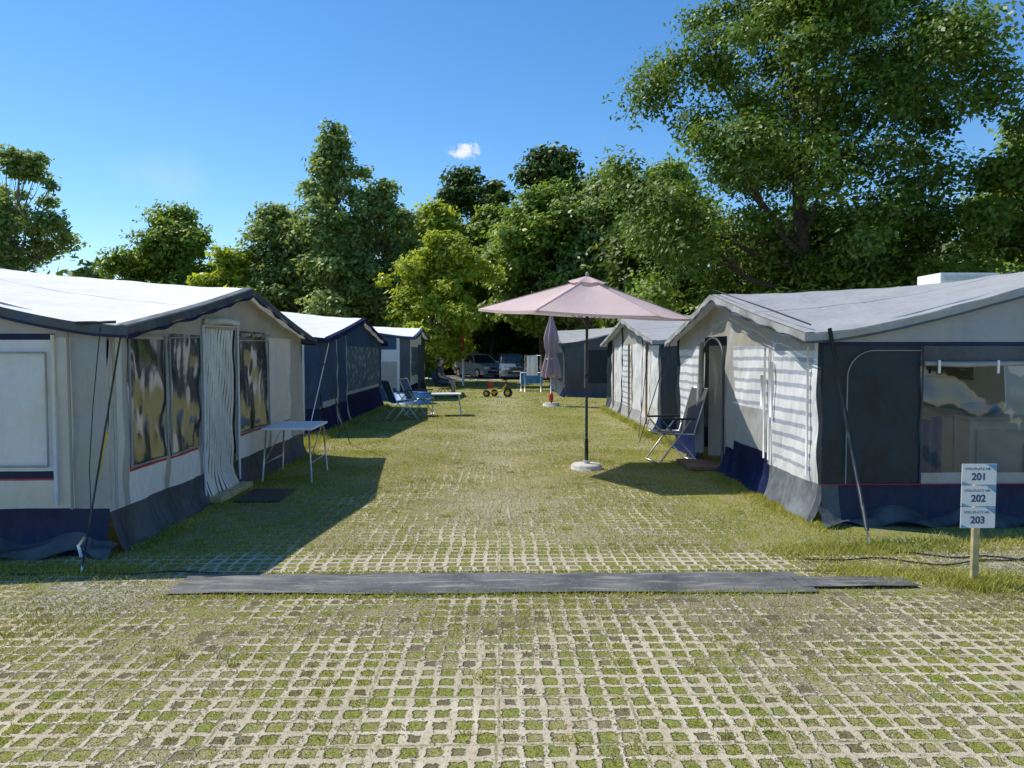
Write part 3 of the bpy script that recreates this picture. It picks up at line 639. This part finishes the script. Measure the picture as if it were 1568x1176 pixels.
g.tube([(-.12,-.42,.17),(.12,-.42,.17)],.012,M['alu']); g.box((.14,-.42,.12),(.07,.08,.02),M['black']); g.box((-.14,-.42,.22),(.07,.08,.02),M['black'])
g.obj('tricycle_body',E)
g=B(); g.tube([(-2.75,23.3,0),(-2.75,23.3,.32),(-2.75,23.3,.35),(-2.75,23.3,.25)],[.6,.62,.56,.54],M['bluep'],24); g.obj('paddling_pool')
g=B(); g.tube([(-1.75,36,0),(-1.75,36,1.3)],.06,M['plw'],10); g.tube([(-1.75,36,1.3),(-1.75,36,2.1)],.05,M['redp'],10); g.tube([(-1.75,36,2.1),(-1.75,36,2.5)],[.08,.02],M['redp'],10); g.obj('marker_post')
# ------------------------------------------------------------ sign
E=empty('pitch_number_sign',(3.27,4.96,0)); E.rotation_euler=(0,math.radians(.4),math.radians(1)); E.scale=(1.04,1.04,1.03)
g=B(); g.box((0,.018,.36),(.045,.03,.84),M['wood']); g.obj('post',E,bevel=.004)
def text(s_,x,z,size,mk,parent,y):
    c=bpy.data.curves.new('t','FONT'); c.body=s_; c.size=size; c.align_x='CENTER'; c.align_y='CENTER'; c.extrude=.0006; c.offset=.0 if size<.03 else .0016
    if size<.03: c.space_character=1.1
    o=bpy.data.objects.new('t',c); COL.objects.link(o); dg=bpy.context.evaluated_depsgraph_get(); dg.update()
    me=bpy.data.meshes.new_from_object(o.evaluated_get(dg)); bpy.data.objects.remove(o)
    me.materials.clear(); me.materials.append(M[mk]); q=bpy.data.objects.new('lettering',me); COL.objects.link(q); q.parent=parent; q.location=(x,y,z); q.rotation_euler=(math.pi/2,0,0)
for i,nn in enumerate(('201','202','203')):
    z=.748-.1445*i; g=B(); g.box((0,0,z),(.232,.004,.139),M['signw'])
    g.poly([(.117-.07,-.0035,z+.068),(.1155,-.0035,z+.068),(.1155,-.0035,z+.02)][::-1],M['signb'])
    g.poly([(-.1155,-.0035,z-.068),(-.1155,-.0035,z-.045),(-.06,-.0035,z-.068)][::-1],M['signb'])
    g.obj('plate',E); text('STELLPLATZ NR.',-.008,z+.035,.022,'signt',E,-.0045); text(nn,-.002,z-.018,.066,'signt',E,-.0045)
# cables
g=B(); pts=[]
for i in range(40):
    u=i/39; x=2.35+3.4*u; pts.append((x,5.45+.12*math.sin(x*3.1)+.35*u+.05*math.sin(x*9),.012+.006*abs(math.sin(x*4))))
g.tube(pts,.006,M['black'],6); pts=[(3.1+.1*i,5.75-.02*i+.05*math.sin(i*1.1),.012) for i in range(26)]; g.tube(pts,.006,M['black'],6)
pts=[(-4.6+.1*i,5.33+.03*math.sin(i*.9),.012) for i in range(27)]; g.tube(pts,.006,M['black'],6); g.obj('power_cable')
# ------------------------------------------------------------ cars
def car(loc,rot,paint):
    E=empty('parked_car',loc,rot)
    def loft(b,secs,mat,smooth=False):
        base=len(b.v)
        for (y,w0,z0,z1,w1) in secs:
            b.v+=[(-w0,y,z0),(-w0*1.0,y,(z0+z1)*.5),(-w1,y,z1),(w1,y,z1),(w0,y,(z0+z1)*.5),(w0,y,z0)]
        k=6
        for i in range(len(secs)-1):
            for j in range(k): b.face([base+i*k+j,base+i*k+(j+1)%k,base+(i+1)*k+(j+1)%k,base+(i+1)*k+j],mat,smooth)
        b.face([base+j for j in range(k)][::-1],mat); b.face([base+(len(secs)-1)*k+j for j in range(k)],mat)
    b=B(); loft(b,[(-2.1,.70,.3,.62,.62),(-2.0,.84,.22,.78,.76),(-1.2,.88,.22,.92,.82),(-.7,.88,.22,.97,.84),(1.5,.88,.22,1.0,.84),(2.0,.85,.25,.98,.8),(2.1,.78,.3,.8,.7)],M[paint]); 
    loft(b,[(-.85,.78,.94,.97,.76),(-.15,.78,.95,1.42,.60),(.3,.79,.96,1.50,.62),(1.1,.79,.97,1.48,.61),(1.85,.76,.97,1.02,.72)],M['glassd']); b.obj('body',E,bevel=.04)
    b=B(); loft(b,[(-.12,.60,1.44,1.47,.57),(.3,.62,1.50,1.535,.58),(1.15,.61,1.48,1.515,.57)],M[paint])
    for sx in(-1,1):
        b.tube([(sx*.77,-.82,.97),(sx*.60,-.15,1.44)],.03,M[paint],6); b.tube([(sx*.62,.35,1.5),(sx*.80,.35,.98)],.03,M[paint],6); b.tube([(sx*.61,1.12,1.48),(sx*.76,1.8,1.0)],.05,M[paint],6)
        b.box((sx*.62,-2.03,.66),(.30,.14,.14),M['light']); b.ell((sx*.95,-.55,1.03),(.10,.06,.07),M[paint]); b.box((sx*.66,2.06,.82),(.22,.08,.16),M['redp'])
    b.box((0,-2.10,.62),(.7,.05,.12),M['black']); b.box((0,-2.11,.40),(1.1,.06,.14),M['black']); b.box((0,-2.13,.48),(.5,.012,.11),M['signw']); b.box((0,2.11,.6),(.5,.012,.11),M['signw']); b.obj('trim',E)
    b=B()
    for sx in(-1,1):
        for y_ in(-1.3,1.3): b.tube([(sx*.68,y_,.32),(sx*.885,y_,.32)],.32,M['rubber'],20); b.tube([(sx*.885,y_,.32),(sx*.895,y_,.32)],.2,M['alu'],14)
    b.obj('wheels',E)
car((.75,45.5,0),math.radians(8),'carblue'); car((-1.25,47.5,0),math.radians(30),'carred'); car((3.4,47,0),math.radians(-5),'carred')
sheet('gravel_road',-40,40,42.5,54,.008,M['concrete'])
# ------------------------------------------------------------ seated person
def person(loc,rot):
    E=empty('seated_person',loc,rot)
    V=[];Ed=[];Rr=[];Lb=[]
    def a(p,r,lab,par=None):
        V.append(p);Rr.append(r);Lb.append(lab); i=len(V)-1
        if par is not None: Ed.append((par,i))
        return i
    pel=a((0,.12,.56),.125,'shorts'); ab=a((0,.15,.72),.125,'shirt',pel); ch=a((0,.17,.92),.145,'shirt',ab); nk0=a((0,.16,1.05),.085,'shirt',ch); nk=a((0,.14,1.12),.052,'skin',nk0); a((0,.11,1.19),.055,'skin',nk)
    for sx in(-1,1):
        hp=a((sx*.10,.06,.55),.095,'shorts',pel); th=a((sx*.13,-.16,.56),.085,'shorts',hp); kn=a((sx*.14,-.36,.54),.058,'skin',th); cf=a((sx*.14,-.38,.34),.052,'skin',kn); an=a((sx*.14,-.36,.10),.036,'skin',cf); ft=a((sx*.145,-.44,.045),.038,'shoe',an); a((sx*.155,-.54,.03),.030,'shoe',ft)
        sh=a((sx*.17,.16,1.0),.068,'shirt',ch); el=a((sx*.25,.06,.76),.046,'skin',sh); wr=a((sx*.22,-.16,.68),.030,'skin',el); hd=a((sx*.20,-.22,.665),.030,'skin',wr)
        for k in range(4):
            l_=[.035,.042,.039,.03][k]; x=sx*(.20)+(k-1.5)*.019
            f1=a((x,-.255,.665),.0095,'skin',hd); f2=a((x,-.255-l_*.7,.655),.0085,'skin',f1); a((x,-.255-l_,.63),.0075,'skin',f2)
        t1=a((sx*.20-sx*.032,-.215,.66),.011,'skin',hd); a((sx*.20-sx*.04,-.25,.645),.009,'skin',t1)
    me=bpy.data.meshes.new('p'); me.from_pydata(V,Ed,[]); o=bpy.data.objects.new('p',me); COL.objects.link(o)
    md=o.modifiers.new('s','SKIN'); 
    for i,v in enumerate(me.skin_vertices[0].data): v.radius=(Rr[i],Rr[i]); v.use_root=(i==0)
    md=o.modifiers.new('u','SUBSURF'); md.levels=1; md.render_levels=1
    dg=bpy.context.evaluated_depsgraph_get(); dg.update(); m2=bpy.data.meshes.new_from_object(o.evaluated_get(dg)); bpy.data.objects.remove(o)
    names=['skin','shirt','shorts','black']; m2.materials.clear()
    for n_ in names: m2.materials.append(M[n_])
    Va=np.array(V)
    for p in m2.polygons:
        i=int(np.argmin(((Va-np.array(p.center))**2).sum(1)-np.array(Rr)**2)); p.material_index={'skin':0,'shirt':1,'shorts':2,'shoe':3}[Lb[i]]; p.use_smooth=True
    q=bpy.data.objects.new('body',m2); COL.objects.link(q); q.parent=E
    h=B(); hc=(0,.09,1.28)
    h.ell(hc,(.075,.095,.115),M['skin'],n=20,m=14,fn=lambda p:Vector((p.x*(1-.25*max(0,-p.z/.115)),p.y,p.z)))
    h.ell((0,-.008,1.265),(.013,.022,.022),M['skin']); h.ell((0,.004,1.225),(.026,.01,.007),M['redp'])
    for sx in(-1,1): h.ell((sx*.028,.008,1.29),(.011,.008,.007),M['eye']); h.ell((sx*.077,.10,1.27),(.012,.022,.032),M['skin'])
    h.ell((0,.105,1.305),(.084,.10,.105),M['hair'],n=20,m=14,fn=lambda p:Vector((p.x,max(p.y,-.085+(.06 if p.z<.03 else 0)),max(p.z,-.04))))
    h.obj('head',E); return E
person((-2.0,26.55,0),math.radians(78))
# ------------------------------------------------------------ trees
LM={'oak':leafmat('leaf_oak',(.045,.095,.012),(.18,.28,.035),.34),
    'mid':leafmat('leaf_mid',(.08,.145,.018),(.28,.40,.06),.40),
    'lime':leafmat('leaf_lime',(.16,.235,.02),(.44,.52,.05),.45),
    'birch':leafmat('leaf_birch',(.10,.165,.045),(.32,.42,.13),.40),
    'dark':leafmat('leaf_dark',(.03,.06,.012),(.12,.19,.03),.25,.03)}
def leafcloud(centers,radii,counts,size,rs,flat=.7,asp=.55,droop=0):
    idx=np.repeat(np.arange(len(centers)),counts); N=len(idx)
    d=rs.normal(size=(N,3)); d/=np.linalg.norm(d,axis=1)[:,None]
    r=rs.random(N)**.45
    lob=1+.32*np.sin(d[:,0]*5+idx)*np.sin(d[:,1]*6+idx*1.7)+.25*np.sin(d[:,2]*9+idx*.7)
    P=centers[idx]+d*(r*radii[idx]*lob)[:,None]*np.array([1,1,flat])
    P[:,2]-=droop*r**2*radii[idx]
    nrm=d*.45+rs.normal(size=(N,3))*.45+np.array([-.30,-.12,.6]); nrm/=np.linalg.norm(nrm,axis=1)[:,None]
    tmp=rs.normal(size=(N,3)); a=np.cross(nrm,tmp); a/=np.linalg.norm(a,axis=1)[:,None]; b=np.cross(nrm,a)
    s_=size*rs.uniform(.6,1.3,N)[:,None]; 
    V=np.stack([P-a*s_,P-b*s_*asp,P+a*s_,P+b*s_*asp],1).reshape(-1,3)
    ct=rs.uniform(0,.4,len(centers)); tint=np.clip(ct[idx]+.45*rs.random(N)+.2*(r-.5)+.1,0,1)
    return V,tint
def tree(X,Y,H,Wd,zb,kind,nc,nl,ls,seed,shape='round',bark='bark',name='broadleaf_tree',cr=(.15,.27),trunk=None,hollow=.5,lobe=1.):
    rs=np.random.default_rng(seed); E=empty(name,(X,Y,0)); hc=H-zb; C=[];Rd=[]
    ph=rs.uniform(0,6,4)
    for i in range(nc):
        tt=rs.random()**.85 if shape!='cone' else rs.random()**1.1
        if shape=='round': r=(1-((tt-.38)/.63)**2)**.5 if tt>.38 else (1-((.38-tt)/.5)**2)**.5
        elif shape=='cone': r=max(.12,(1-tt)**.62)*min(1,.6+tt*3)
        else: r=.8*(1-abs(tt-.45)**2*2.6)
        an=rs.uniform(0,2*math.pi); r*=1+lobe*(.22*math.sin(2*an+ph[0]+3*tt)+.16*math.sin(5*an+ph[1]+7*tt))
        rc=Wd*rs.uniform(*cr)*(.65 if (shape=='cone' and tt>.6) else 1); rad=max(0,(Wd/2)*r-rc*.6)*(rs.random()**hollow)
        C.append((rad*math.cos(an),rad*math.sin(an),zb+tt*hc*(1-.06*math.sin(an*3+ph[2])-rc/hc*.5)+.0)); Rd.append(rc)
    C=np.array(C);Rd=np.array(Rd); cnt=np.maximum(20,(nl*Rd**2/np.sum(Rd**2))).astype(int)
    V,ti=leafcloud(C,Rd,cnt,ls,rs,droop=.2 if kind=='birch' else .05)
    npmesh('foliage',V,4,LM[kind],ti,E)
    b=B(); tr=trunk or H*.018+.05; top=zb+hc*.7
    pts=[];rr=[]
    for k in range(8):
        z=top*k/7; pts.append((.25*math.sin(z*.5+ph[3])*z/H*2,.2*math.cos(z*.4+ph[0])*z/H*2,z)); rr.append(tr*(1-.8*k/7)*(1.35 if k==0 else 1))
    b.tube(pts,rr,M[bark],9)
    order=rs.permutation(nc)[:min(nc,26)]
    for j in order:
        c=C[j]; zs=max(zb*.75,min(top*.95,c[2]*.55+zb*.15)); k=zs/top*7; i0=int(min(6,k)); f=k-i0
        s0=np.array(pts[i0])*(1-f)+np.array(pts[i0+1])*f; md=(s0+c)/2+rs.normal(0,.06,3)*Wd*.3+np.array([0,0,-.03*Wd]); r0=tr*(1-.8*k/7)*.5
        b.tube([s0,(s0+md)/2+rs.normal(0,.1,3),md,c],[r0,r0*.75,r0*.5,.02],M[bark],6)
        for q in range(3):
            e=c+rs.normal(0,.4,3)*Rd[j]; b.tube([md,(md+e)/2+rs.normal(0,.1,3),e],[r0*.3,r0*.16,.01],M[bark],5)
    b.obj('trunk_and_limbs',E); return E
# big oak
tree(11.4,28,16.6,13.8,4.0,'oak',165,125000,.10,11,'round','bark','oak_tree',(.05,.115),.42,.42,.5)
# far right
tree(19.2,25,11.0,6.4,2.0,'mid',60,34000,.12,12,'round','bark',cr=(.09,.18))
tree(22.8,30,12,7,2.0,'mid',45,24000,.15,33,'round','bark',cr=(.10,.2))
# left
tree(-26.3,41,12.6,7.2,3.0,'birch',55,22000,.14,13,'round','barkl','birch_tree',(.06,.14),None,.5,.5)
tree(-31,43,12,7,2.0,'birch',36,12000,.17,14,'round','barkl','birch_tree',(.09,.18))
tree(-20.3,47,10.4,9.0,1.0,'mid',80,32000,.16,15,'round',cr=(.08,.17),lobe=.6)
tree(-16.4,50,8.2,6,1.0,'mid',30,12000,.2,16,'round')
tree(-8.8,40,13.5,9.8,1.2,'birch',130,52000,.14,17,'cone','barkl','birch_tree',(.065,.14),None,.5,.5)
tree(-12.2,41,9.6,6.4,1.0,'birch',55,22000,.15,18,'round','barkl','birch_tree',(.09,.18),None,.5,.5)
tree(-6.2,41,10.6,6.4,1.0,'birch',60,24000,.145,19,'round','barkl','birch_tree',(.08,.17),None,.5,.5)
tree(-14.0,38,7.0,5.0,.6,'lime',40,15000,.15,20,'round',cr=(.1,.2))
tree(-2.9,36,7.2,5.6,1.6,'lime',65,24000,.12,21,'round','barkl','young_maple_tree',(.07,.15))
tree(-1.8,55,15.6,8.4,2,'dark',70,28000,.22,22,'round','bark','broadleaf_tree',(.08,.17),None,.5,.6)
tree(4.2,55,16.6,9.6,2,'dark',80,30000,.22,23,'round','bark','broadleaf_tree',(.08,.17),None,.5,.6)
tree(2.6,43,11.4,8.6,3.0,'mid',80,33000,.17,24,'round',cr=(.08,.17),lobe=.6)
tree(6.4,42,12.0,7.8,2.4,'birch',75,32000,.16,25,'round',cr=(.08,.17),lobe=.6)
tree(10.0,44,12.4,8.4,1.8,'mid',65,30000,.18,26,'round',cr=(.09,.18),lobe=.6)
tree(-4.4,50,11.2,8.0,1.0,'lime',60,24000,.18,27,'round',cr=(.08,.17))
tree(-.6,52,11.5,6.5,3.0,'mid',50,20000,.2,28,'round',cr=(.09,.18))
def mass(name,kind,n,nl,ls,fn,rr,seed,flat=.8):
    rs=np.random.default_rng(seed); C=np.array([fn(rs) for _ in range(n)]); R_=rs.uniform(rr[0],rr[1],n)
    cnt=np.maximum(10,(nl*R_**2/np.sum(R_**2))).astype(int); V,ti=leafcloud(C,R_,cnt,ls,rs,flat); return npmesh(name,V,4,LM[kind],ti)
def fw(rs):
    x=rs.uniform(-48,55); hmax=6.0+2*math.sin(x*.35)+ (2.5 if x>0 else 0); return (x,rs.uniform(57,62),rs.uniform(0,hmax))
mass('distant_woodland','dark',380,60000,.44,fw,(1.2,2.4),40)
def fu(rs):
    x=rs.uniform(-14,16); return (x,rs.uniform(52,55.5),rs.uniform(0,3.2))
mass('hedge','dark',160,26000,.28,fu,(.8,1.5),41)
def fs(rs):
    x=rs.uniform(5.5,24); return (x,rs.uniform(24.5,30)+(3 if x<9 else 0),rs.uniform(0,4.6+.7*math.sin(x*1.3)))
mass('shrubbery','mid',190,55000,.12,fs,(.5,1.15),42)
def fd(rs):
    x=rs.uniform(6,30); return (x,rs.uniform(34,38),rs.uniform(0,8))
mass('understory_woodland','dark',180,36000,.26,fd,(1,1.8),43)
def fl(rs):
    x=rs.uniform(-22,-4.5); return (x,rs.uniform(43,45),rs.uniform(0,3.6))
mass('shrubbery','mid',100,24000,.2,fl,(.8,1.4),44)
print('done',len(bpy.data.objects))
